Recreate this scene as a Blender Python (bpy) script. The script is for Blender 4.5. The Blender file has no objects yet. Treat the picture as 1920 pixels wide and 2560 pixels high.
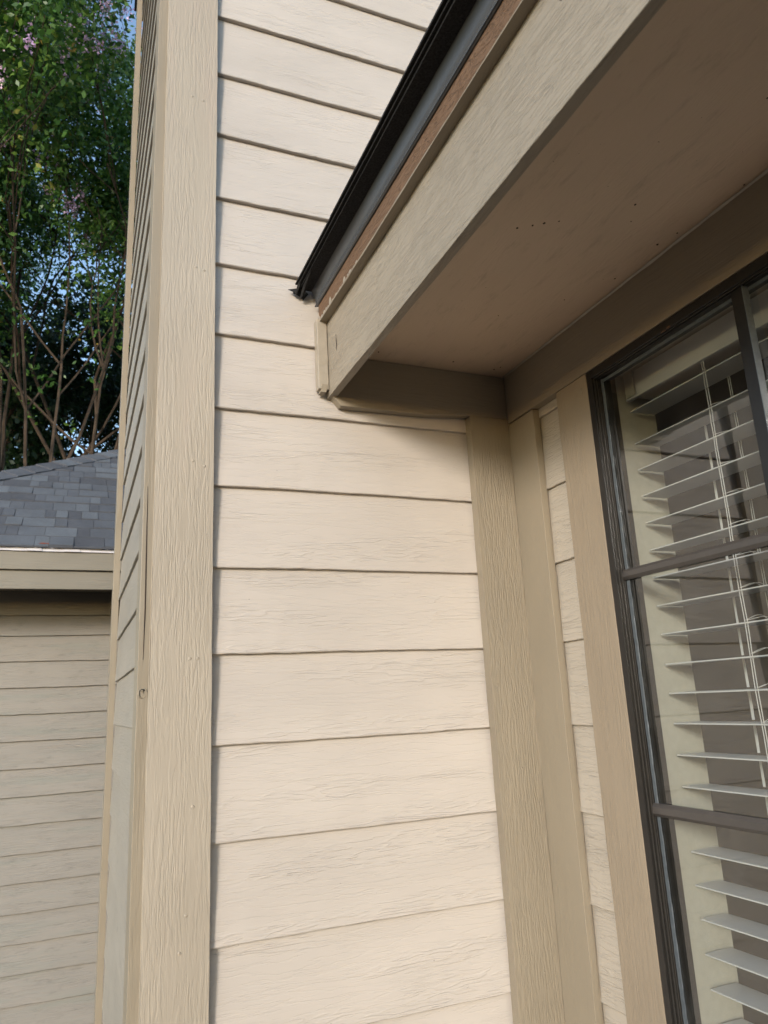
import bpy, math, random
import numpy as np
from mathutils import Vector, Matrix
random.seed(7); rng = np.random.default_rng(7)
scene = bpy.context.scene; COL = scene.collection
# ------------------------------------------------------------------ camera
cd = bpy.data.cameras.new('camera'); cam = bpy.data.objects.new('camera', cd); COL.objects.link(cam); scene.camera = cam
cd.sensor_fit = 'VERTICAL'; cd.sensor_height = 36.0; cd.sensor_width = 36.0
cd.lens = 1856.07 / 2560 * 36.0
cd.clip_start = 0.02; cd.clip_end = 2000
CAM = Vector((-1.01206, -1.53489, 1.52095))
_M = ((0.92482705, 0.37707505, -0.05009319), (-0.37735434, 0.89286349, -0.24576104), (-0.04794398, 0.24618934, 0.96803522))
right = Vector([r[0] for r in _M]); fwd = Vector([r[1] for r in _M]); up = Vector([r[2] for r in _M])
mw = Matrix((right, up, -fwd)).transposed().to_4x4(); mw.translation = CAM; cam.matrix_world = mw
cd.dof.use_dof = True; cd.dof.focus_distance = 1.75; cd.dof.aperture_fstop = 9.0
# ------------------------------------------------------------------ light
SUN_AZ_FROM = Vector((-0.66, -0.75, 0)).normalized()      # the glow of the low sun comes from behind and left of the camera
SUN_EL = math.radians(14)
w = bpy.data.worlds.new('World'); scene.world = w; w.use_nodes = True
wn = w.node_tree; bg = wn.nodes['Background']
sky = wn.nodes.new('ShaderNodeTexSky'); sky.sky_type = 'NISHITA'; sky.sun_disc = False
sky.sun_elevation = SUN_EL; sky.sun_rotation = math.atan2(SUN_AZ_FROM.x, SUN_AZ_FROM.y)
sky.air_density = 1.0; sky.dust_density = 0.4; sky.ozone_density = 1.3
wn.links.new(sky.outputs[0], bg.inputs[0]); bg.inputs[1].default_value = 0.15
sd = bpy.data.lights.new('sun', 'SUN'); sd.energy = 1.5; sd.angle = math.radians(11); sd.color = (1.0, 0.925, 0.835)
sun = bpy.data.objects.new('sun', sd); COL.objects.link(sun)
tr = -(SUN_AZ_FROM * math.cos(SUN_EL) + Vector((0, 0, math.sin(SUN_EL))))
sun.rotation_euler = tr.to_track_quat('-Z', 'Y').to_euler(); sun.location = (-3, -3, 5)
scene.view_settings.view_transform = 'Standard'; scene.view_settings.look = 'None'
scene.view_settings.exposure = 1.28; scene.view_settings.gamma = 1.0

# ------------------------------------------------------------------ materials
class NT:
    def __init__(s, name):
        s.m = bpy.data.materials.new(name); s.m.use_nodes = True; s.t = s.m.node_tree
        s.b = s.t.nodes['Principled BSDF']
    def n(s, typ, **kw):
        nd = s.t.nodes.new(typ)
        for k, v in kw.items():
            if k in nd.inputs: nd.inputs[k].default_value = v
            else: setattr(nd, k, v)
        return nd
    def l(s, a, b): s.t.links.new(a, b)
    def math(s, op, a, b=None, clamp=False):
        nd = s.t.nodes.new('ShaderNodeMath'); nd.operation = op; nd.use_clamp = clamp
        for i, v in enumerate((a, b)):
            if v is None: continue
            if isinstance(v, (int, float)): nd.inputs[i].default_value = v
            else: s.l(v, nd.inputs[i])
        return nd.outputs[0]
    def noise(s, vec, scale=1, detail=3, rough=.5, sx=1, sy=1, sz=1, ox=0, oy=0):
        mp = s.n('ShaderNodeMapping'); mp.inputs['Scale'].default_value = (sx, sy, sz); mp.inputs['Location'].default_value = (ox, oy, 0)
        s.l(vec, mp.inputs[0])
        nz = s.n('ShaderNodeTexNoise', Scale=scale, Detail=detail, Roughness=rough); s.l(mp.outputs[0], nz.inputs['Vector'])
        return nz.outputs['Fac']
    def ramp(s, fac, pts):
        r = s.n('ShaderNodeValToRGB'); e = r.color_ramp.elements
        while len(e) > 1: e.remove(e[-1])
        e[0].position = pts[0][0]; e[0].color = pts[0][1] if len(pts[0][1]) == 4 else (*pts[0][1], 1)
        for p, c in pts[1:]:
            x = e.new(p); x.color = c if len(c) == 4 else (*c, 1)
        s.l(fac, r.inputs[0]); return r.outputs[0]
    def step(s, fac, a, b):
        mr = s.n('ShaderNodeMapRange'); mr.interpolation_type = 'SMOOTHSTEP'
        mr.inputs['From Min'].default_value = a; mr.inputs['From Max'].default_value = b
        s.l(fac, mr.inputs['Value']); return mr.outputs[0]

def varied(c, k): return tuple(min(1, x * k) for x in c)

def painted_wood(name, col, rough=.5, fine=1.0, contour=1.0, lines=220, along=8, dist=.0016, patch=.5, specks=0.0, tint=None, stain=0.0, spec=.35, emboss=False):
    """UV in metres: u runs with the grain, v across it."""
    col = varied(col, .80); tint = varied(tint, .80) if tint else None
    T = NT(name); uv = T.n('ShaderNodeUVMap').outputs[0]
    warp = T.noise(uv, 1, 3, .5, 5, 24)
    sep = T.n('ShaderNodeSeparateXYZ'); T.l(uv, sep.inputs[0])
    v2 = T.math('ADD', sep.outputs[1], T.math('MULTIPLY', T.math('SUBTRACT', warp, .5), .022))
    cmb = T.n('ShaderNodeCombineXYZ'); T.l(sep.outputs[0], cmb.inputs[0]); T.l(v2, cmb.inputs[1])
    wv = cmb.outputs[0]
    n1 = T.noise(wv, 1, 3, .6, along, lines)
    n1b = T.noise(wv, 1, 2, .5, along * 3, lines * 1.9, 1, 7)
    patchy = T.step(T.noise(uv, 1, 2, .5, 3.5, 22, 1, 3.3), patch - .12, patch + .12)
    if emboss:
        g1 = T.step(T.math('ABSOLUTE', T.math('SUBTRACT', T.noise(wv, 1, 4, .55, 6, 62, 1, 4.4), .5)), 0.0, .04)
        g2 = T.step(T.math('ABSOLUTE', T.math('SUBTRACT', T.noise(wv, 1, 2, .5, 9, 110, 1, 8.4), .5)), 0.0, .05)
        m2 = T.math('MULTIPLY', T.math('SUBTRACT', 1.0, g2), patchy)
        fine_h = T.math('ADD', T.math('SUBTRACT', T.math('MULTIPLY', g1, .7), T.math('MULTIPLY', m2, .4)), T.math('MULTIPLY', n1, .12))
    else:
        fine_h = T.math('MULTIPLY', T.math('ADD', T.step(n1, .42, .56), T.math('MULTIPLY', n1b, .5)), T.math('ADD', T.math('MULTIPLY', patchy, .8), .2))
    # contour ledges of the embossed figure
    cn = T.noise(uv, 1, 4, .62, 1.6, 13, 1, 11.0)
    saw = T.math('FRACT', T.math('MULTIPLY', cn, 17.0))
    ledge = T.math('MULTIPLY', T.step(saw, 0.0, .14), T.math('SUBTRACT', 1.0, T.step(saw, .14, .55)))
    cmask = T.step(T.noise(uv, 1, 2, .5, 2.2, 16, 1, 5.5), .45, .58)
    cont = T.math('MULTIPLY', ledge, cmask)
    h = T.math('ADD', T.math('MULTIPLY', fine_h, fine), T.math('MULTIPLY', cont, contour))
    bump = T.n('ShaderNodeBump', Strength=1.0, Distance=dist); T.l(h, bump.inputs['Height'])
    T.l(bump.outputs[0], T.b.inputs['Normal'])
    big = T.noise(uv, 1, 3, .55, 2.3, 5)
    c = T.ramp(big, [(.3, varied(col, .93)), (.7, varied(col, 1.05))])
    if tint is not None:
        mx = T.n('ShaderNodeMix', data_type='RGBA'); T.l(T.step(T.noise(uv, 1, 3, .6, 1.3, 14, 1, 21), .5, .72), mx.inputs[0])
        T.l(c, mx.inputs[6]); mx.inputs[7].default_value = (*tint, 1); c = mx.outputs[2]
    if stain:
        mx = T.n('ShaderNodeMix', data_type='RGBA'); T.l(T.math('MULTIPLY', T.step(T.noise(uv, 1, 4, .7, 9, 34, 1, 2), .52, .74), stain), mx.inputs[0])
        T.l(c, mx.inputs[6]); mx.inputs[7].default_value = (*varied(col, .45), 1); c = mx.outputs[2]
    if specks:
        sp = T.step(T.noise(uv, 1, 1, .5, 150, 150, 1, 9), .80 - .0, .815)
        mx = T.n('ShaderNodeMix', data_type='RGBA'); T.l(T.math('MULTIPLY', sp, specks), mx.inputs[0])
        T.l(c, mx.inputs[6]); mx.inputs[7].default_value = (*varied(col, .2), 1); c = mx.outputs[2]
    T.l(c, T.b.inputs['Base Color']); T.b.inputs['Roughness'].default_value = rough
    T.b.inputs['Specular IOR Level'].default_value = spec
    return T.m

def simple(name, col, rough=.5, metal=0, var=.06, scale=30, bump=0, spec=.5, objs=True):
    T = NT(name); tc = T.n('ShaderNodeTexCoord').outputs['Object']
    nz = T.noise(tc, scale, 4, .6)
    T.l(T.ramp(nz, [(.3, varied(col, 1 - var)), (.7, varied(col, 1 + var))]), T.b.inputs['Base Color'])
    T.b.inputs['Roughness'].default_value = rough; T.b.inputs['Metallic'].default_value = metal
    T.b.inputs['Specular IOR Level'].default_value = spec
    if bump:
        b = T.n('ShaderNodeBump', Strength=1, Distance=bump); T.l(nz, b.inputs['Height']); T.l(b.outputs[0], T.b.inputs['Normal'])
    return T.m

TAN_SHADED = (.315, .265, .196); PALE = (.572, .515, .462)  # first tone: trim paint with the inner corner's shade mixed into the colour
M = {}
M['siding'] = painted_wood('pale_embossed_siding', PALE, .5, fine=.7, contour=1.2, lines=150, along=9, dist=.00056, patch=.47, emboss=True, specks=.5)
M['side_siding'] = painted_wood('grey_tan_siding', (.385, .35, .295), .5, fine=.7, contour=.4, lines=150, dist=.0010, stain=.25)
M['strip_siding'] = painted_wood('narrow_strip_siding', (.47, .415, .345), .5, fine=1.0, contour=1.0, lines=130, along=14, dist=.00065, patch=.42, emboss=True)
M['rough'] = painted_wood('rough_sawn_trim_shaded', TAN_SHADED, .48, fine=1.0, contour=.25, lines=260, along=20, dist=.00052, patch=.35)
M['rough_lit'] = painted_wood('rough_sawn_trim_lit', (.425, .368, .295), .5, fine=.9, contour=.3, lines=190, along=15, dist=.00045, patch=.42, tint=(.44, .37, .30))  # same trim paint, lighter copy for the better lit outer corner
M['smooth'] = painted_wood('smooth_tan_trim', TAN_SHADED, .46, fine=.3, contour=.15, lines=170, along=10, dist=.0008, patch=.5)
M['casing'] = painted_wood('casing_tan', (.32, .258, .188), .46, fine=.45, contour=.15, lines=230, along=10, dist=.0008, patch=.45)
M['fascia'] = painted_wood('weathered_fascia', (.355, .305, .238), .55, fine=1.1, contour=.1, lines=230, along=18, dist=.0007, patch=.36, stain=.08)
M['soffit'] = painted_wood('soffit_panel', (.66, .51, .38), .55, fine=.35, contour=.2, lines=90, along=22, dist=.0010, patch=.55, stain=.35, specks=.8)
M['raw'] = painted_wood('bare_reddish_hardboard', (.19, .112, .066), .8, fine=1.1, contour=.3, lines=160, along=40, dist=.0014, patch=.3, stain=.35)
M['caulk'] = simple('cream_caulk', (.30, .26, .205), .45, var=.05, scale=60, bump=.0008)
M['neigh'] = painted_wood('weathered_plank_siding', (.325, .298, .262), .6, fine=.9, contour=.8, lines=110, along=5, dist=.0008, patch=.5, stain=.35, tint=(.29, .285, .25))
M['neigh_trim'] = painted_wood('neighbour_fascia_paint', (.265, .24, .195), .5, fine=.6, contour=.1, lines=110, dist=.001)
M['black'] = simple('bronze_black_frame', (.013, .0115, .0105), .32, .0, .15, 40, .0002, .35)
M['track'] = simple('grey_bronze_track', (.030, .027, .024), .4, .1, .15, 60, .0002, .4)
M['muntin'] = simple('brown_grey_bar', (.056, .049, .045), .45, 0, .08, 30)
M['gasket'] = simple('pale_grey_glazing_bead', (.095, .108, .12), .35, .1, .15, 90, .0006)
M['drip'] = simple('grey_painted_drip_metal', (.14, .145, .155), .26, .45, .06, 14)
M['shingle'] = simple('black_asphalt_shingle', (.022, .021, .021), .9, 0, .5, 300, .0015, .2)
M['wall_in'] = simple('cream_drywall', (.30, .295, .26), .8, 0, .05, 60, .0010, .2)
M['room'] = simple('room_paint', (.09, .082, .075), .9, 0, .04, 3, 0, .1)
M['slat'] = simple('white_vinyl_slat', (.43, .435, .44), .42, 0, .02, 8)
M['cord'] = simple('white_cord', (.42, .42, .42), .8, 0, .1, 400)
M['debris'] = simple('dark_dry_debris', (.035, .022, .015), .9, 0, .4, 200)
M['paper'] = simple('white_underlay_film', (.6, .58, .62), .4, 0, .1, 20)
M['bark'] = simple('smooth_tan_brown_bark', (.060, .042, .029), .75, 0, .5, 9, .004, .2)
M['ground'] = simple('dry_lawn_ground', (.07, .05, .035), .95, 0, .3, 3, .01, .1)

# glass: mirror-like reflection by Fresnel over clear transmission
T = NT('window_glass'); T.t.nodes.remove(T.b)
tr_ = T.n('ShaderNodeBsdfTransparent'); tr_.inputs[0].default_value = (.94, .96, .93, 1)
gl = T.n('ShaderNodeBsdfGlossy', Roughness=.0); gl.inputs[0].default_value = (1, 1, 1, 1)
ge = T.n('ShaderNodeNewGeometry'); dt = T.n('ShaderNodeVectorMath', operation='DOT_PRODUCT')
T.l(ge.outputs['Normal'], dt.inputs[0]); T.l(ge.outputs['Incoming'], dt.inputs[1])
co = T.math('ABSOLUTE', dt.outputs['Value']); f5 = T.math('POWER', T.math('SUBTRACT', 1.0, co), 5.0)
k2 = T.math('MULTIPLY', T.math('ADD', T.math('MULTIPLY', f5, .96), .042), 2.3, True)
mx = T.n('ShaderNodeMixShader'); T.l(k2, mx.inputs[0]); T.l(tr_.outputs[0], mx.inputs[1]); T.l(gl.outputs[0], mx.inputs[2])
df = T.n('ShaderNodeBsdfDiffuse'); df.inputs[0].default_value = (.6, .6, .58, 1)
tcg = T.n('ShaderNodeTexCoord').outputs['Object']; dust = T.math('MULTIPLY', T.step(T.noise(tcg, 9, 5, .7), .45, .8), .03)
mx2 = T.n('ShaderNodeMixShader'); T.l(T.math('ADD', dust, .004), mx2.inputs[0]); T.l(mx.outputs[0], mx2.inputs[1]); T.l(df.outputs[0], mx2.inputs[2])
T.l(mx2.outputs[0], T.t.nodes['Material Output'].inputs[0]); M['glass'] = T.m

def leaf_mat(name, cols, trans=.35):
    T = NT(name); at = T.n('ShaderNodeAttribute'); at.attribute_name = 'tone'
    T.l(T.ramp(at.outputs['Fac'], cols), T.b.inputs['Base Color']); T.b.inputs['Roughness'].default_value = .45
    tl = T.n('ShaderNodeBsdfTranslucent'); T.l(T.b.inputs['Base Color'].links[0].from_socket, tl.inputs[0])
    mx = T.n('ShaderNodeMixShader'); mx.inputs[0].default_value = trans
    T.l(T.b.outputs[0], mx.inputs[1]); T.l(tl.outputs[0], mx.inputs[2]); T.l(mx.outputs[0], T.t.nodes['Material Output'].inputs[0])
    return T.m
M['leaf'] = leaf_mat('green_leaf', [(0, (.028, .08, .02)), (.5, (.075, .18, .03)), (.9, (.18, .30, .05)), (1, (.34, .24, .05))])
M['leaf_dark'] = leaf_mat('dark_green_leaf', [(0, (.012, .03, .012)), (.6, (.02, .055, .018)), (1, (.05, .10, .025))])
M['blossom'] = leaf_mat('mauve_blossom', [(0, (.55, .36, .60)), (.6, (.72, .52, .78)), (1, (.85, .60, .74))], .3)
# roof tabs: each tab has its own tone
T = NT('blue_grey_asphalt_tabs'); at = T.n('ShaderNodeAttribute'); at.attribute_name = 'tone'
tc = T.n('ShaderNodeTexCoord').outputs['Object']
gr = T.noise(tc, 260, 2, .7); bigv = T.noise(tc, 6, 3, .6)
c = T.ramp(at.outputs['Fac'], [(0, (.066, .069, .080)), (.5, (.088, .096, .112)), (1, (.122, .136, .154))])
mx = T.n('ShaderNodeMix', data_type='RGBA', blend_type='MULTIPLY'); mx.inputs[0].default_value = 1
T.l(c, mx.inputs[6]); T.l(T.ramp(T.math('ADD', T.math('MULTIPLY', gr, .7), T.math('MULTIPLY', bigv, .3)), [(.3, (.55, .55, .55)), (.7, (1.45, 1.45, 1.45))]), mx.inputs[7])
T.l(mx.outputs[2], T.b.inputs['Base Color']); T.b.inputs['Roughness'].default_value = .9
b_ = T.n('ShaderNodeBump', Strength=.8, Distance=.003); T.l(gr, b_.inputs['Height']); T.l(b_.outputs[0], T.b.inputs['Normal'])
M['tabs'] = T.m

# ------------------------------------------------------------------ mesh helpers
class MB:
    def __init__(s): s.v = []; s.f = []; s.uv = []; s.tone = []
    def face(s, pts, uvs, tone=.5):
        i = len(s.v); s.v += [tuple(p) for p in pts]; s.f.append(tuple(range(i, i + len(pts)))); s.uv.append(uvs); s.tone.append(tone)
    def build(s, name, mat, parent=None, bevel=0, weld=True, smooth=False):
        me = bpy.data.meshes.new(name); me.from_pydata(s.v, [], s.f)
        ul = me.uv_layers.new(name='UVMap'); flat = []
        for u in s.uv:
            for a in u: flat += [a[0], a[1]]
        ul.data.foreach_set('uv', flat)
        at = me.attributes.new('tone', 'FLOAT', 'FACE'); at.data.foreach_set('value', s.tone)
        if weld:
            import bmesh
            bm = bmesh.new(); bm.from_mesh(me); bmesh.ops.remove_doubles(bm, verts=bm.verts, dist=1e-5); bmesh.ops.recalc_face_normals(bm, faces=bm.faces); bm.to_mesh(me); bm.free()
        me.materials.append(mat); o = bpy.data.objects.new(name, me); COL.objects.link(o)
        if smooth: me.polygons.foreach_set('use_smooth', [True] * len(me.polygons))
        if parent: o.parent = parent
        if bevel:
            md = o.modifiers.new('bevel', 'BEVEL'); md.width = bevel; md.segments = 2; md.limit_method = 'ANGLE'; md.angle_limit = math.radians(40)
        return o
    def board(s, lo, hi, axis, seg=.06, jit=.0, end=True):
        """box with grain along axis, edges wandering by jit"""
        o1, o2 = [a for a in range(3) if a != axis]
        L = hi[axis] - lo[axis]; n = max(1, int(L / seg)); ru = random.uniform(0, 40); rv = random.uniform(0, 40)
        cor = [(lo[o1], lo[o2]), (hi[o1], lo[o2]), (hi[o1], hi[o2]), (lo[o1], hi[o2])]
        per = [0]
        for a in range(4): per.append(per[-1] + math.dist(cor[a], cor[(a + 1) % 4]))
        rings = []; ph = [(random.uniform(0, 6), random.uniform(0, 6)) for _ in range(4)]
        for i in range(n + 1):
            t = lo[axis] + L * i / n; r = []
            for a in range(4):
                p = [0, 0, 0]; p[axis] = t
                p[o1] = cor[a][0] + jit * (.6 * math.sin(t * 7 + ph[a][0]) + random.uniform(-.7, .7)); p[o2] = cor[a][1] + jit * (.6 * math.sin(t * 9 + ph[a][1]) + random.uniform(-.7, .7))
                r.append(p)
            rings.append((t, r))
        for i in range(n):
            t0, a0 = rings[i]; t1, a1 = rings[i + 1]
            for a in range(4):
                b = (a + 1) % 4
                s.face([a0[a], a1[a], a1[b], a0[b]], [(t0 + ru, per[a] + rv), (t1 + ru, per[a] + rv), (t1 + ru, per[a + 1] + rv), (t0 + ru, per[a + 1] + rv)])
        if end:
            for (t, r), fl in ((rings[0], 1), (rings[-1], 0)):
                pts = r if fl else r[::-1]
                s.face(pts, [(p[o1] + ru, p[o2] + rv) for p in pts])
        return s
    def prism(s, poly, axis, d0, d1, gax=0):
        """polygon in the two other axes extruded along axis; gax: which 2D axis the grain follows"""
        o1, o2 = [a for a in range(3) if a != axis]; ru = random.uniform(0, 40); rv = random.uniform(0, 40)
        def P(q, d): p = [0, 0, 0]; p[o1], p[o2] = q; p[axis] = d; return p
        def UV(q): return (q[gax] + ru, q[1 - gax] + rv)
        s.face([P(q, d0) for q in poly], [UV(q) for q in poly]); s.face([P(q, d1) for q in poly[::-1]], [UV(q) for q in poly[::-1]])
        for a in range(len(poly)):
            q, r = poly[a], poly[(a + 1) % len(poly)]; L = math.dist(q, r)
            if gax is not None: s.face([P(q, d0), P(q, d1), P(r, d1), P(r, d0)], [(ru, rv), (ru, rv + d1 - d0), (ru + L, rv + d1 - d0), (ru + L, rv)])
        return s
    def extr(s, prof, axis, d0, d1, seg=.08, jit=0):
        """open profile (other two axes) swept along axis, grain along the sweep"""
        o1, o2 = [a for a in range(3) if a != axis]; n = max(1, int(abs(d1 - d0) / seg)); ru = random.uniform(0, 40); rv = random.uniform(0, 40)
        acc = [0]
        for a in range(len(prof) - 1): acc.append(acc[-1] + math.dist(prof[a], prof[a + 1]))
        R = []
        for i in range(n + 1):
            t = d0 + (d1 - d0) * i / n; row = []
            for q in prof:
                p = [0, 0, 0]; p[axis] = t; p[o1] = q[0] + random.uniform(-jit, jit); p[o2] = q[1] + random.uniform(-jit, jit); row.append(p)
            R.append((t, row))
        for i in range(n):
            for a in range(len(prof) - 1):
                s.face([R[i][1][a], R[i][1][a + 1], R[i + 1][1][a + 1], R[i + 1][1][a]],
                       [(R[i][0] + ru, acc[a] + rv), (R[i][0] + ru, acc[a + 1] + rv), (R[i + 1][0] + ru, acc[a + 1] + rv), (R[i + 1][0] + ru, acc[a] + rv)])
        return s
    def tube(s, pts, rad, k=6, tone=.5):
        rings = []
        for i, p in enumerate(pts):
            p = Vector(p); a = Vector(pts[max(0, i - 1)]); b = Vector(pts[min(len(pts) - 1, i + 1)]); d = (b - a).normalized()
            e = d.cross(Vector((.31, .95, .1))).normalized(); g = d.cross(e); r = rad[i] if hasattr(rad, '__len__') else rad
            rings.append([p + (e * math.cos(2 * math.pi * j / k) + g * math.sin(2 * math.pi * j / k)) * r for j in range(k)])
        for i in range(len(pts) - 1):
            for j in range(k):
                m = (j + 1) % k; s.face([rings[i][j], rings[i][m], rings[i + 1][m], rings[i + 1][j]], [(i * .1, j * .1)] * 4, tone)
        s.face(rings[0][::-1], [(0, 0)] * k, tone); s.face(rings[-1], [(0, 0)] * k, tone)
        return s
    def blob(s, c, r, k=6):
        rows = []
        for i in range(1, 4):
            th = math.pi * i / 4; rows.append([(c[0] + r[0] * math.sin(th) * math.cos(6.283 * j / k) * random.uniform(.7, 1.2), c[1] + r[1] * math.sin(th) * math.sin(6.283 * j / k) * random.uniform(.7, 1.2), c[2] + r[2] * math.cos(th)) for j in range(k)])
        t = (c[0], c[1], c[2] + r[2]); b = (c[0], c[1], c[2] - r[2])
        for j in range(k):
            m = (j + 1) % k; z = [(0, 0)] * 4
            s.face([t, rows[0][j], rows[0][m]], z[:3]); s.face([b, rows[2][m], rows[2][j]], z[:3])
            for i in (0, 1): s.face([rows[i][j], rows[i + 1][j], rows[i + 1][m], rows[i][m]], z)
        return s

def empty(name, loc, label, cat, group=None):
    o = bpy.data.objects.new(name, None); COL.objects.link(o); o.location = loc; o['label'] = label; o['category'] = cat
    if group: o['group'] = group
    bpy.context.view_layer.update()
    return o
def part(mb, name, mat, parent, bevel=0, label=None, **k):
    o = mb.build(name, mat, None, bevel, **k)
    root = parent
    off = Vector((0, 0, 0)); p = parent
    while p: off += p.location; p = p.parent
    o.parent = parent; o.location = -off + Vector((0, 0, 0))
    if label: o['label'] = label
    return o
def laps(fix, ax, a0, a1, zs, thick, out, seg=.03, pitch=None, jit=.0007, over=.012):
    """courses of lap siding. fix: coordinate of the lap's front bottom edge, out: +1/-1 towards the wall"""
    mb = MB()
    for k, zb in enumerate(zs):
        top = zb + (pitch or .178) + over; n = max(1, int(abs(a1 - a0) / seg)); ru = random.uniform(0, 50)
        rows = []; ph = random.uniform(0, 6)
        for i in range(n + 1):
            t = a0 + (a1 - a0) * i / n
            w1 = jit * (math.sin(t * 9 + ph) + random.uniform(-1, 1)) ; w2 = jit * .5 * random.uniform(-1, 1)
            prof = [(fix + out * thick, zb + w1), (fix + out * .0012, zb + w1), (fix + w2, zb + .0018 + w1), (fix + out * (thick * .5), zb + (top - zb) * .5), (fix + out * thick * 1.0, top)]
            rows.append((t, prof))
        vv = [-.010, -.002, 0, (top - zb) * .5, top - zb]
        for i in range(n):
            for a in range(4):
                q = []
                uvs = []
                for (r, c) in ((i, a), (i + 1, a), (i + 1, a + 1), (i, a + 1)):
                    t, pr = rows[r]; p = [0, 0, pr[c][1]]; p[ax] = t; p[1 - ax] = pr[c][0]; q.append(p); uvs.append((t + ru, vv[c] + k * 1.37))
                mb.face(q, uvs)
    return mb

# ================================================================== the setting
g = MB(); g.face([(-400, -400, 0), (400, -400, 0), (400, 900, 0), (-400, 900, 0)], [(0, 0)] * 4)
go = g.build('ground', M['ground'], weld=False); go['kind'] = 'structure'

# ================================================================== house
H = empty('house', (0, 0, 0), 'tan painted house with pale lap siding, low eave and dark framed window', 'house')
Z0 = 3.2305; P = .178
zs = [Z0 - k * P for k in range(18, -16, -1)]
part(laps(0.0, 0, -.865, 3.5, zs, .0125, 1), 'siding', M['siding'], H, label='pale embossed lap siding under and above the eave')
# wall sheathing behind everything so that no light leaks
part(MB().board((-.838, .012, 0), (3.5, .10, 6.1), 2), 'wall', M['room'], H)
# left corner
cb = MB().board((-.8745, -.0135, 0), (-.7566, -.0005, 6.0), 2, .05, .0006)
for (cx, cz) in ((-.815, 2.95), (-.79, 2.945), (-.80, 2.49), (-.782, 2.485), (-.80, 1.62), (-.785, 1.62), (-.80, 1.16), (-.812, 3.3), (-.776, 2.02), (-.80, 2.03), (-.79, 1.345), (-.81, 1.10), (-.785, .98)):
    cb.blob((cx, -.0137, cz), (.0034, .0013, .0034), 10)
part(cb, 'corner_board', M['rough_lit'], H, .0012, label='wide rough sawn corner board facing the viewer')
sb = MB().board((-.8965, -.0045, 0), (-.8752, .078, 6.0), 2, .05, .0005)
so = part(sb, 'corner_board', M['smooth'], H, .0012, label='narrow edge of the side corner board with a gouge in it')
cr = MB().tube([(-.8885, -.0050, 1.97), (-.8875, -.0050, 1.84), (-.8862, -.0050, 1.72), (-.8872, -.0050, 1.62)], [.0004, .0011, .0013, .0005], 6)
part(cr, 'crack', M['debris'], so)
kn = MB()
ring = [(-.8862 + .0078 * math.cos(a), -.0052 - .0012 * math.sin(a * 2 + 1), 1.557 + .0092 * math.sin(a)) for a in np.linspace(.2, 5.6, 16)]
kn.tube(ring, [.0006 + .0010 * math.sin(math.pi * i / 15) for i in range(16)], 6)
kn.tube([(-.8900, -.005, 1.561), (-.8870, -.0062, 1.5625), (-.8845, -.005, 1.557)], [.0008, .0018, .0008], 6)
kh = part(kn, 'knot_hole', M['smooth'], so)
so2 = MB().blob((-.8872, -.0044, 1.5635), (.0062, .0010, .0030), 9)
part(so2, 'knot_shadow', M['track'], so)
ck = MB().extr([(-.8762, -.0049), (-.8748, -.0072), (-.8738, -.0060)], 2, 0, 6.0, .04, .0003)
part(ck, 'caulk_bead', M['caulk'], H)
# side wall receding behind the corner
zc = [1.48 + .168 * k for k in range(-9, 24)]
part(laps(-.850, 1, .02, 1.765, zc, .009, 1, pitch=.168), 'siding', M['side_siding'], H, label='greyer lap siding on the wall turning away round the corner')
part(MB().board((-.838, .103, 0), (-.80, 1.76, 5.24), 2), 'wall', M['room'], H)
part(MB().board((-.872, 1.762, 0), (-.848, 1.85, 5.24), 2, .08, .0008), 'corner_board', M['smooth'], H, .001, label='far corner board as a thin pale line beside the roof')
# roof over the upper wall (only its dark corner shows)
rf = MB().prism([(1.93, 5.235), (1.93, 5.285), (-1.2, 6.55), (-1.2, 6.49)], 0, -.882, 3.6)
part(rf, 'roof', M['shingle'], H, label='dark upper roof edge')

# inner corner: trim on the siding wall
XR = -.130
at_ = MB().board((XR - .0005, -.026, 0), (-.0205, -.0005, 2.197), 2, .05, .0006)
for (cx, cz) in ((-.07, 1.36), (-.10, 1.9), (-.06, .95)): at_.blob((cx, -.0262, cz), (.003, .0012, .003), 8)
part(at_, 'corner_board', M['rough'], H, .001, label='rough sawn trim board in the inner corner beside the siding')
fz = MB().prism([(-.492, 2.3145), (-.492, 2.216), (-.468, 2.187), (-.25, 2.1885), (-.128, 2.199), (-.0205, 2.199), (-.0205, 2.3145)], 1, -.0235, -.0005)
part(fz, 'frieze_board', M['smooth'], H, .001, label='dark shaded frieze board with clipped corner under the soffit')
# trims on the window wall
part(MB().board((-.020, -.134, 0), (-.0005, .0, 2.183), 2, .05, .0006), 'corner_board', M['smooth'], H, .001, label='smooth trim board on the window wall side of the corner')
part(MB().extr([(-.0050, -.1375), (-.0012, -.1345)], 2, .3, 2.16, .02, .0008), 'caulk_bead', M['caulk'], H)
zb_ = [Z0 - k * P for k in range(18, 5, -1)]
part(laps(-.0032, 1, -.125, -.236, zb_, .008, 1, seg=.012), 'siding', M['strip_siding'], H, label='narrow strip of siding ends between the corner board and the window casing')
part(MB().board((-.0215, -.3415, 0), (-.0005, -.232, 2.1835), 2, .05, .0006), 'window_casing', M['casing'], H, .001)
hb = MB().board((-.0235, -6.0, 2.1845), (-.0005, -.0275, 2.3145), 1, .08, .0006)
part(hb, 'frieze_board', M['smooth'], H, .001, label='head board between the window and the soffit')
sbead = MB().extr([(-.0240, 2.3144), (-.0275, 2.3130), (-.0240, 2.3095)], 1, -6, -.03, .03, .0006)
part(sbead, 'caulk_bead', M['caulk'], H)
kn2 = MB()
kn2.blob((-.0222, -.322, 2.150), (.001, .007, .007), 10)
part(kn2, 'knot_hole', M['smooth'], H)
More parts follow.
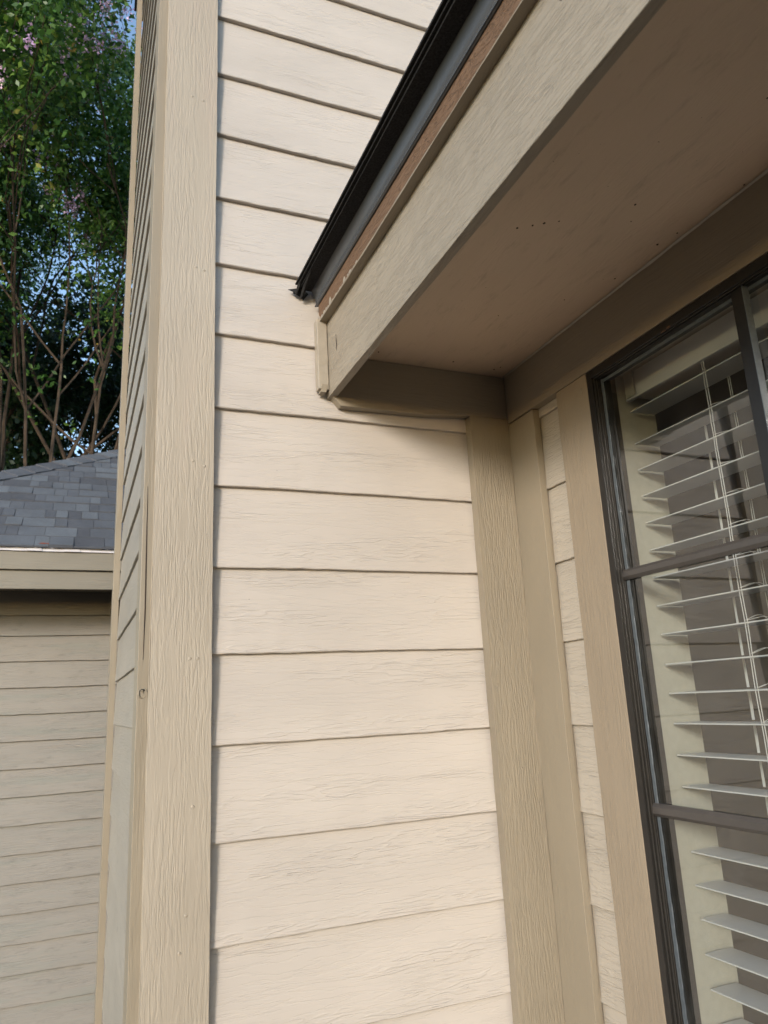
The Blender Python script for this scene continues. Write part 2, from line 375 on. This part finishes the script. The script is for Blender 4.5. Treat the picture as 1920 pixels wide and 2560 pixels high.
# window wall body (hidden backing, left of and above/below the window)
part(MB().board((.006, -.3385, 0), (.16, .0, 2.62), 2), 'wall', M['wall_in'], H)
part(MB().board((.006, -6, 2.19), (.16, -.3405, 2.62), 1), 'wall', M['wall_in'], H)
part(MB().board((.006, -6, 0), (.16, -.3405, .62), 1), 'wall', M['wall_in'], H)
part(MB().board((.006, -6, .62), (.16, -1.80, 2.19), 2), 'wall', M['wall_in'], H)
part(MB().board((-.02, -6, 0), (.0, -1.80, 2.1835), 2, .3), 'wall', M['casing'], H)
part(MB().board((-.02, -1.80, 0), (.0, -.3425, .60), 1, .3), 'wall', M['casing'], H)
# room behind the glass
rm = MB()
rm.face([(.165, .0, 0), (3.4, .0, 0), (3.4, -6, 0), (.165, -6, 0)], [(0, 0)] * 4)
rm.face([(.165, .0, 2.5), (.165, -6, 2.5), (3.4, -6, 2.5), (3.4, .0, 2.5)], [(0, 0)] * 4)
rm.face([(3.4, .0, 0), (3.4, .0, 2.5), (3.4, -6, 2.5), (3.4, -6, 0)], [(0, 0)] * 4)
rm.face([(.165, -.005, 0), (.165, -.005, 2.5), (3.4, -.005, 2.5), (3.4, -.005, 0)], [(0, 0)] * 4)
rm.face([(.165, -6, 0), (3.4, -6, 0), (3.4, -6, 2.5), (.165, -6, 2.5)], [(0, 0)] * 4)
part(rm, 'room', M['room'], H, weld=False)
# soffit
sf = MB()
nx, ny = 6, 60
for i in range(nx):
    for j in range(ny):
        x0 = -.478 + (.478) * i / nx; x1 = -.478 + .478 * (i + 1) / nx; y0 = -6 * j / ny; y1 = -6 * (j + 1) / ny
        sf.face([(x0, y0, 2.315), (x1, y0, 2.315), (x1, y1, 2.315), (x0, y1, 2.315)], [(a[1] , a[0]) for a in ((x0, y0), (x1, y0), (x1, y1), (x0, y1))])
sfo = part(sf, 'soffit', M['soffit'], H)
for (x, y, r) in [(-.328, -.58, .0030), (-.306, -.595, .0026), (-.290, -.607, .0030), (-.268, -.62, .0018), (-.17, -.70, .0026), (-.145, -.66, .0015), (-.40, -.06, .004), (-.385, -.065, .0025), (-.19, -.07, .003), (-.07, -.06, .003), (-.06, -.075, .002), (-.05, -.5, .002), (-.05, -.62, .003), (-.04, -.66, .002), (-.03, -.8, .002), (-.2, -.3, .0014), (-.1, -.4, .0015), (-.15, -.95, .002)]:
    part(MB().blob((x, y, 2.3148), (r * .75, r, .0012), 7), 'dirt_speck', M['debris'], sfo)
# eave edge
fo = part(MB().board((-.495, -6, 2.209), (-.4765, -.0008, 2.46), 1, .05, .0007), 'fascia_board', M['fascia'], H, .0012)
tb = MB(); tb.board((-.5135, -6, 2.398), (-.4955, -.018, 2.44), 1, .06, .0005)
to = part(tb, 'edge_board', M['raw'], H, 0, label='bare reddish brown board under the drip edge, paint gone')
# painted underside and chips of paint left along the bottom of the bare board
pl = MB(); y = -6.0
pl.board((-.5140, -6, 2.3945), (-.4955, -.010, 2.3978), 1, .03, .0005)
part(pl, 'painted_underside', M['smooth'], to)
ch = MB(); yy = -.012
while yy > -.27:
    d = random.uniform(.006, .02); h = .0015 + .010 * max(0, random.gauss(.3, .5)) * (1 if yy > -.25 else .5)
    if yy > -.10: h += .003
    ch.face([(-.5141, yy, 2.397), (-.5141, yy - d, 2.397), (-.5141, yy - d * .9, 2.398 + h * .5), (-.5141, yy - d * .5, 2.398 + h), (-.5141, yy - d * .1, 2.398 + h * .7)], [(0, 0)] * 5); yy -= d
part(ch, 'paint_chips', M['caulk'], to, weld=False)
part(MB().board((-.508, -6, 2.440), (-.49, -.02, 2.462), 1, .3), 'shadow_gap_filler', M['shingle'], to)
dp = MB().extr([(-.5110, 2.4430), (-.5205, 2.4405), (-.5195, 2.4445), (-.5165, 2.4480), (-.5185, 2.4620), (-.5270, 2.4815)], 1, -6, -.006, .5, 0)
part(dp, 'drip_edge', M['drip'], H, smooth=True)
dk = MB(); dk.board((-.556, -6, 2.4820), (-.30, -.004, 2.4860), 1, .2, .0006)
# low roof shingles: layered courses stepping up to the house
sl = .30
def layer(x0, z0, th, x1, jit, ystep):
    y = -.006
    while y > -6:
        L = random.uniform(.8, 1.0) * ystep; y2 = max(-6, y - L); e = random.uniform(-.004, .004)
        n = 6
        for i in range(n):
            a = y + (y2 - y) * i / n; b = y + (y2 - y) * (i + 1) / n
            ja = [random.uniform(-jit, jit) for _ in range(2)]
            pr = [(x0 + e, z0), (x0 + e, z0 + th), (x1, z0 + th + (x1 - x0) * sl), (x1, z0 + (x1 - x0) * sl)]
            for (p, q) in ((0, 1), (1, 2), (3, 0)):
                A, B = pr[p], pr[q]
                dk.face([(A[0] , a, A[1]), (A[0], b, A[1]), (B[0], b, B[1]), (B[0], a, B[1])], [(0, 0)] * 4)
        y = y2
layer(-.560, 2.4865, .0045, -.25, .002, .5)
layer(-.564, 2.4915, .0045, -.20, .002, .33)
layer(-.42, 2.547, .005, 3.3, .002, .4)
for k in range(1, 20):
    layer(-.42 + .14 * k, 2.547 + .14 * k * sl + .002 * 1, .006, 3.3 if k == 1 else -.2 + .14 * k, .002, .33)
rs = part(dk, 'roof', M['shingle'], H, label='black shingle edge of the low eave', weld=False)
ct = MB()   # crumpled flashing tip at the wall end
for (p, q, r_) in [((-.574, -.004, 2.470), (-.545, -.012, 2.500), (-.548, -.002, 2.462)), ((-.585, -.003, 2.478), (-.556, -.006, 2.486), (-.562, -.010, 2.466)), ((-.560, -.016, 2.492), (-.536, -.010, 2.470), (-.548, -.004, 2.455)), ((-.565, -.002, 2.50), (-.54, -.02, 2.53), (-.55, -.012, 2.47))]:
    ct.face([p, q, r_], [(0, 0)] * 3); ct.face([tuple(a + .0012 for a in p), r_, q], [(0, 0)] * 3)
ct.tube([(-.566, -.006, 2.466), (-.560, -.020, 2.487), (-.558, -.05, 2.503), (-.562, -.10, 2.500)], [.003, .0045, .005, .003], 6)
ct.tube([(-.553, -.006, 2.458), (-.550, -.03, 2.478), (-.552, -.09, 2.484)], [.003, .005, .003], 6)
part(ct, 'crumpled_flashing', M['shingle'], rs, weld=False)
# upright end piece where the fascia dies into the wall
jt = MB().board((-.5215, -.024, 2.2235), (-.4965, -.0008, 2.402), 2, .012, .0008)
jo = part(jt, 'end_trim', M['caulk'], H, .0015)
part(MB().prism([(-.5170, 2.2150), (-.5130, 2.2350), (-.5015, 2.2350), (-.5040, 2.2150)], 1, -.0262, -.0045), 'end_block', M['smooth'], jo)
part(MB().tube([(-.4963, -.083, 2.335), (-.4963, -.085, 2.31), (-.4963, -.083, 2.295)], [.0003, .0008, .0003], 5), 'crack', M['debris'], fo)
part(MB().blob((-.4958, -.955, 2.352), (.0012, .0035, .005), 8), 'knot_hole', M['debris'], fo)

# ------------------------------------------------------------------ window
W = bpy.data.objects.new('window', None); COL.objects.link(W); W.parent = H
yL, zT, zB, yR = -.3425, 2.183, .62, -1.80
fr_ = MB()
fr_.board((-.0215, yL - .0165, zB), (.03, yL, zT), 2, .2, .0002)
fr_.board((-.0215, yR, zT - .0175), (.03, yL - .0165, zT), 1, .2, .0002)
fr_.board((-.0215, yR, zB), (.03, yL - .0165, zB + .02), 1, .2)
part(fr_, 'frame', M['black'], W, .0008)
tk = MB()
for (x0, d) in ((-.0165, .0022), (-.0095, .0030), (-.0030, .0012)):
    tk.board((x0, yL - .0165 - d, zB + .02), (x0 + .0028, yL - .0163, zT - .0175), 2, .3)
    tk.board((x0, yR, zT - .0175 - d), (x0 + .0028, yL - .0165 - d, zT - .0173), 1, .3)
part(tk, 'frame_track', M['track'], W, .0003)
gk = MB()
gk.board((.0005, yL - .0262, zB + .02), (.0028, yL - .0190, zT - .020), 2, .012, .0006)
gk.board((.0005, yR, zT - .0275), (.0028, yL - .0262, zT - .0215), 1, .02, .0003)
part(gk, 'glazing_bead', M['gasket'], W)
inn = MB()
inn.board((.0062, yL - .0180, zB), (.012, yL + .002, zT + .002), 2, .3)
inn.board((.012, -.3445, zB), (.030, -.3412, 2.189), 2, .3); inn.board((.030, -.3430, zB), (.056, -.3412, 2.189), 2, .3)
inn.board((.0062, yR, 2.185), (.056, -.3445, 2.1895), 1, .3)
part(inn, 'inner_frame', M['black'], W)
gs = MB().board((.0034, yR, zB + .01), (.0046, yL - .010, zT - .01), 1, 5)
go_ = MB(); go_.face([(.0040, yL - .012, zB + .01), (.0040, yR, zB + .01), (.0040, yR, zT - .012), (.0040, yL - .012, zT - .012)], [(0, 0)] * 4)
part(go_, 'pane', M['glass'], W, weld=False)
for (za, zb2) in ((1.7305, 1.7515), (1.2905, 1.3135), (.86, .882)):
    mt = MB().prism([(-.0030, za), (-.0085, za + .006), (-.0085, zb2 - .006), (-.0030, zb2), (.0030, zb2), (.0030, za)], 1, yL - .0180, yR)
    part(mt, 'muntin', M['muntin'], W)
part(MB().board((-.0110, -.7450, zB + .02), (.0030, -.7215, zT - .018), 2, .3), 'stile', M['black'], W, .0008)
part(MB().board((-.0125, -.7468, zB + .02), (.0020, -.7455, zT - .018), 2, .3), 'stile_highlight', M['gasket'], W)  # pale strip painting the bright highlight along the stile edge
# crumb of dried mud on the head of the frame
part(MB().blob((-.0222, -.588, 2.1665), (.0025, .006, .0025), 7).blob((-.0218, -.575, 2.165), (.0015, .008, .0012), 6), 'mud_crumb', simple('dried_mud', (.12, .07, .045), .9), W)

# ------------------------------------------------------------------ window blind (its own thing, hangs inside)
B = empty('window_blind', (.10, -1.07, .65), 'white horizontal slat blind hanging inside the dark framed window', 'blind')
y0s, y1s = -.349, -1.78
vl = MB().board((.074, y1s, 2.128), (.080, -.383, 2.184), 1, 1); vl.board((.071, y1s, 2.124), (.082, -.352, 2.129), 1, 1)
part(vl, 'valance', M['slat'], B, .001)
part(MB().board((.083, y1s, 2.135), (.140, -.356, 2.184), 1, 1), 'headrail', M['slat'], B, .001)
br = MB().board((.070, -.381, 2.130), (.0725, -.354, 2.186), 2, 1); br.blob((.0698, -.362, 2.165), (.0006, .0018, .0018), 8).blob((.0698, -.371, 2.148), (.0006, .0018, .0018), 8)
part(br, 'bracket', M['wall_in'], B)
zsl = [2.104, 2.030] + [1.9715 - .0578 * k for k in range(0, 23)]
for k, z in enumerate(zsl):
    n = 8; m = MB(); jt_ = random.uniform(-.0008, .0008); tilt = random.uniform(-.01, .02)
    pr = []
    for i in range(n + 1):
        t = i / n; x = .080 + .064 * t; pr.append((x, z + jt_ + .0007 * (1 - (2 * t - 1) ** 2) + tilt * (x - .109)))
    poly = pr + [(x, zz - .0026) for x, zz in pr[::-1]]
    m.prism(poly, 1, y0s + random.uniform(-.0015, .0015), y1s)
    part(m, 'slat', M['slat'], B, .0006)
def cords(yc):
    m = MB()
    for dy, x in ((0, .0775), (-.0050, .0775), (0, .1405), (-.0045, .1405)):
        pts = [(x + random.uniform(-.0004, .0004), yc + dy + .0006 * math.sin(z * 30) + random.uniform(-.0004, .0004), z) for z in np.linspace(2.125, .66, 60)]
        m.tube(pts, .00085, 5)
    return m
for yc in (-.560, -1.16): part(cords(yc), 'ladder_cord', M['cord'], B, weld=False)
m = MB()
for z in zsl[1:]:
    for q in range(2):
        a = random.uniform(.005, .013); pts = []
        for i in range(13):
            t = i / 12; pts.append((.0775 + .063 * t, -.562 - .004 * q - random.uniform(.0, .001) - .010 * math.sin(math.pi * t) * (1 if q else .4), z + .003 + a * math.sin(math.pi * min(1, t * 1.15)) * (.5 + .5 * t)))
        m.tube(pts, .0005, 4)
part(m, 'ladder_rungs', M['cord'], B, weld=False)
tp = MB()
for a, b in zip(zsl[1:-1], zsl[2:]): tp.board((.1398, -.4905, b + .004), (.1405, -.4850, a - .001), 2, .02, .0004)
part(tp, 'lift_tape', M['cord'], B)

# ================================================================== neighbouring house
N = empty('house', (0, 3.0, 0), 'neighbouring house with grey blue shingle hip roof and weathered tan plank wall', 'house')
xl, xr_ = -2.15, 3.0
zn = [1.96 - .139 * k for k in range(14, -2, -1)]
part(laps(3.0, 0, xl, xr_, zn, .016, 1, seg=.05, pitch=.139, jit=.0012, over=.01), 'siding', M['neigh'], N, label='weathered tan plank siding of the neighbouring house')
part(MB().board((xl, 3.014, 0), (xr_, 6.3, 2.4), 0, 5), 'wall', M['neigh'], N)
part(MB().board((xl - .02, 2.975, 0), (xl + .07, 3.0, 2.1), 2, .1), 'corner_board', M['neigh_trim'], N)
part(MB().board((xl - .02, 3.0005, 0), (xl, 3.09, 2.1), 2, .1), 'corner_board', M['neigh_trim'], N)
# boxed eave
part(MB().board((-2.53, 2.53, 2.146), (xr_ + .4, 2.549, 2.239), 0, .2, .0008), 'fascia_board', M['neigh_trim'], N, .002, label='lower fascia board of the neighbouring roof')
part(MB().board((-2.55, 2.509, 2.241), (xr_ + .4, 2.5495, 2.332), 0, .2, .0008), 'fascia_board', M['neigh_trim'], N, .002, label='upper fascia board of the neighbouring roof')
part(MB().board((-2.53, 2.549, 2.20), (xr_ + .4, 3.0, 2.212), 0, .3), 'soffit', M['neigh_trim'], N)
part(MB().board((-2.53, 2.55, 2.146), (-2.511, 6.8, 2.332), 1, .3), 'fascia_board', M['neigh_trim'], N)
part(MB().board((xl, 2.985, 2.07), (xr_, 2.999, 2.199), 0, .3), 'frieze_board', M['neigh_trim'], N)
ws = MB(); x = -2.58
while x < 3.3:
    d = random.uniform(.05, .12); s_ = random.uniform(-.003, .003)
    ws.board((x, 2.497 + s_, 2.333), (x + d, 2.506, 2.356), 0, 1, .001); x += d
part(ws, 'underlay_strip', M['paper'], N, label='strip of white film showing below the lowest shingles')
tS = .63; yE, zE = 2.48, 2.353; e0 = .147; cs = 1 / math.sqrt(1 + tS * tS)
tabs = MB(); k = 0
yr = 4.72   # ridge
while yE + k * e0 * cs < yr:
    ya = yE + k * e0 * cs; yb = min(yr, ya + (e0 + .03) * cs)
    def zof(y): return zE + (y - yE) * tS
    hipx = lambda y: y - 5.09
    x = hipx(ya) - random.uniform(0, .2)
    while x < 3.4:
        wd = random.choice((.06, .08, .11, .15)) * random.uniform(.85, 1.15); a, b = max(x, hipx(ya)), x + wd
        if b > hipx(ya) + .01:
            th = random.choice((.005, .005, .011)); a2 = max(a, hipx(yb)); b2 = max(b, hipx(yb)); j1 = random.uniform(-.002, .002)
            p = [(a, ya + j1, zof(ya) + th), (b, ya + j1, zof(ya) + th), (b2, yb, zof(yb) + .001), (a2, yb, zof(yb) + .001)]
            tone = random.choice((.1, .3, .5, .5, .7, .95)); tabs.face(p, [(0, 0)] * 4, tone)
            q = [(a, ya + j1, zof(ya) - .004), (b, ya + j1, zof(ya) - .004), p[1], p[0]]; tabs.face(q, [(0, 0)] * 4, 0.0)
            for u in (p[0], p[1]): pass
            tabs.face([p[1], (b, ya + j1, zof(ya) - .004), (b2, yb, zof(yb)), p[2]], [(0, 0)] * 4, 0)
        x += wd + .0015
    k += 1
# other slopes of the hip roof
hx = yr - 5.09
tabs.face([(-2.61, yE, zE), (hx, yr, zE + (yr - yE) * tS), (-2.61, 2 * yr - yE, zE)], [(0, 0)] * 3, .4)
tabs.face([(hx, yr, zE + (yr - yE) * tS), (3.4, yr, zE + (yr - yE) * tS), (3.4, 2 * yr - yE, zE), (-2.61, 2 * yr - yE, zE)], [(0, 0)] * 4, .4)
NR = part(tabs, 'roof', M['tabs'], N, weld=False)
caps = MB(); L = math.sqrt(2 + tS * tS); du = Vector((1, 1, tS)).normalized(); base = Vector((-2.61, yE, zE)); tot = (yr - yE) * L; s0 = -.02
sd_ = Vector((1, -.0, -.0)); 
while s0 < tot:
    a = base + du * s0; b = base + du * min(tot, s0 + .19)
    tone = random.choice((.2, .5, .6, .9))
    for sg in (1, -1):
        # down-slope sideways direction on either face
        sv = Vector((1, 0, 0)) if sg == 1 else Vector((0, 1, 0))
        sv = (sv - du * sv.dot(du)).normalized() * .135
        A, Bv = a + Vector((0, 0, .020)), b + Vector((0, 0, .010))
        C, D = Bv + sv - Vector((0, 0, .004)), A + sv - Vector((0, 0, .004))
        caps.face([A, Bv, C, D], [(0, 0)] * 4, tone)
        caps.face([D, C, C - Vector((0, 0, .022)), D - Vector((0, 0, .022))], [(0, 0)] * 4, 0)
        caps.face([A, D, D - Vector((0, 0, .02)), A - Vector((0, 0, .02))], [(0, 0)] * 4, 0)
    s0 += .145
part(caps, 'hip_cap', M['tabs'], NR, weld=False)
lf = MB()
for _ in range(3):
    cx = -1.19 + random.uniform(-.02, .02); lf.face([(cx, 2.50, 2.372), (cx + .02, 2.495, 2.369), (cx + .03, 2.50, 2.375), (cx + .014, 2.51, 2.379)], [(0, 0)] * 4)
part(lf, 'dry_leaf', simple('rust_dry_leaf', (.22, .06, .03), .8), NR, weld=False)

# ================================================================== trees
def quads(centres, size, tone, name, mat, parent, up_bias=.2, aspect=.55):
    n = len(centres); c = np.asarray(centres)
    a = rng.normal(size=(n, 3)); a /= np.linalg.norm(a, axis=1)[:, None]
    b = rng.normal(size=(n, 3)); b[:, 2] += up_bias; b -= (a * b).sum(1)[:, None] * a; b /= np.linalg.norm(b, axis=1)[:, None]
    s = (size * rng.uniform(.6, 1.25, n))[:, None]
    a = a * s; b = b * s * aspect
    nrm = np.cross(a, b); nrm /= np.linalg.norm(nrm, axis=1)[:, None]
    V = np.stack([c - a, c + b + nrm * s * .12, c + a, c - b + nrm * s * .12], 1).reshape(-1, 3)
    me = bpy.data.meshes.new(name); me.vertices.add(4 * n); me.vertices.foreach_set('co', V.ravel())
    me.loops.add(4 * n); me.loops.foreach_set('vertex_index', np.arange(4 * n)); me.polygons.add(n)
    me.polygons.foreach_set('loop_start', np.arange(0, 4 * n, 4)); me.update(calc_edges=True)
    at = me.attributes.new('tone', 'FLOAT', 'FACE'); at.data.foreach_set('value', np.asarray(tone, dtype=np.float32))
    me.materials.append(mat); o = bpy.data.objects.new(name, me); COL.objects.link(o)
    o.parent = parent; o.location = -parent.location
    return o
def grow(p, d, L, r, depth, segs, tips, spread=.42, lean=None):
    pts = [p.copy()]; rad = [r]; n = 6; q = p.copy(); dd = d.copy()
    for i in range(n):
        dd = (dd + Vector([random.gauss(0, .09) for _ in range(3)]) + Vector((0, 0, .035))).normalized(); q = q + dd * (L / n); pts.append(q.copy()); rad.append(r * (1 - .38 * (i + 1) / n))
        if depth <= 2: tips.append((q.copy(), depth))
    segs.append((pts, rad))
    if depth == 0: return
    nb = 3 if depth > 1 else 4
    for _ in range(nb):
        t = Vector([random.gauss(0, spread) for _ in range(3)]); t.z *= .6
        nd = (dd + t + Vector((0, 0, .15))).normalized(); st = pts[random.choice((4, 5, 6, 6))]
        grow(st.copy(), nd, L * random.uniform(.62, .82), r * .56, depth - 1, segs, tips, spread)
def crape(loc, stems, label, seed, zlo, nleaf, leafmat, blossoms, size=.036, group=None, depth=4, L0=2.75, zsparse=(4.6, 6.0), keep=.38):
    random.seed(seed); x, y = loc
    t = empty('flowering_tree' if blossoms else 'tree', (x, y, 0), label, 'tree', group)
    segs = []; tips = []
    for (dx, dy, lx, ly, r) in stems:
        grow(Vector((x + dx, y + dy, 0)), Vector((lx, ly, 1)).normalized(), L0 * 1.5, r * .8, depth, segs, tips)
    tm = MB()
    for pts, rad in segs:
        tm.tube([tuple(p) for p in pts], rad, 8 if rad[0] > .03 else 5)
    part(tm, 'trunk', M['bark'], t, weld=False, smooth=True)
    P_ = np.array([tuple(p) for p, d in tips]); dep = np.array([d for p, d in tips])
    zz = P_[:, 2]; wgt = np.where(zz > zsparse[1], 1.0, np.where(zz > zsparse[0], keep, keep * .8)) * (zz > zlo)
    wgt = wgt * np.where(dep == 0, 1, .35); wgt /= wgt.sum()
    idx = rng.choice(len(P_), size=nleaf // 14, p=wgt)
    cc = P_[idx] + rng.normal(size=(len(idx), 3)) * .16
    cl = (cc[:, None, :] + rng.normal(size=(len(idx), 14, 3)) * .085).reshape(-1, 3)
    base = np.repeat(rng.uniform(.1, .85, len(idx)), 14); tone = np.clip(base + rng.normal(size=len(cl)) * .12, 0, .95)
    tone[rng.random(len(cl)) < .006] = 1.0
    quads(cl, size, tone, 'crown', leafmat, t)
    if blossoms:
        ends = P_[(dep == 0) & (zz > zsparse[1] + .2)]
        md = np.median(ends[:, 1]); pw = np.where(ends[:, 1] < md - 3.0, 0.0, np.where(ends[:, 1] < md, 1.0, .12)); pw /= pw.sum(); ii = rng.choice(len(ends), size=blossoms, p=pw); ctr = ends.mean(0); ov = ends[ii] - ctr; ov /= np.linalg.norm(ov, axis=1)[:, None] + 1e-6; ov[:, 1] -= .5; bc = ends[ii] + ov * .28 + rng.normal(size=(len(ii), 3)) * .12
        bl = (bc[:, None, :] + rng.normal(size=(len(ii), 34, 3)) * np.array([.036, .036, .06])).reshape(-1, 3)
        quads(bl, .016, np.clip(np.repeat(rng.uniform(0, 1, len(ii)), 34) + rng.normal(size=len(bl)) * .2, 0, 1), 'blossom', M['blossom'], t, aspect=.9)
    return t
crape((-1.75, 7.9), [(-.1, 0, -.05, .05, .075), (.12, .1, .16, .0, .07), (.28, -.1, .30, .08, .05), (-.3, .1, -.22, .0, .06), (.05, -.2, .06, -.15, .05)],
      'tall multi stemmed tree with mauve blossom, closest behind the shingle roof', 11, 3.6, 170000, M['leaf'], 1100, keep=.6)
crape((-4.3, 8.6), [(-.1, 0, -.15, .05, .08), (.15, .1, .2, .0, .07), (0, -.1, .0, -.2, .06)],
      'flowering tree standing to the left of the blossoming tree behind the shingle roof', 23, 4.0, 26000, M['leaf'], 40)
crape((.9, 9.0), [(-.1, 0, -.2, .0, .07), (.1, .1, .1, .1, .07), (0, -.1, -.1, -.1, .05)],
      'flowering tree mostly hidden behind the corner board', 37, 4.0, 26000, M['leaf'], 40)
crape((-2.2, 12.5), [(0, 0, .0, .0, .12), (.2, .1, .2, .0, .09), (-.3, .1, -.25, .0, .08)],
      'dark green tree filling the gaps farther back behind the blossoming tree', 5, 2.5, 62000, M['leaf_dark'], 0, size=.06, depth=4, L0=2.35, zsparse=(3.0, 3.2), keep=1.0)
crape((.8, 13.0), [(0, 0, -.1, .0, .12), (.2, .1, .15, .0, .09), (-.3, .1, -.3, .0, .08)],
      'dark green tree farther back towards the house corner', 9, 2.5, 62000, M['leaf_dark'], 0, size=.06, depth=4, L0=2.35, zsparse=(3.0, 3.2), keep=1.0)
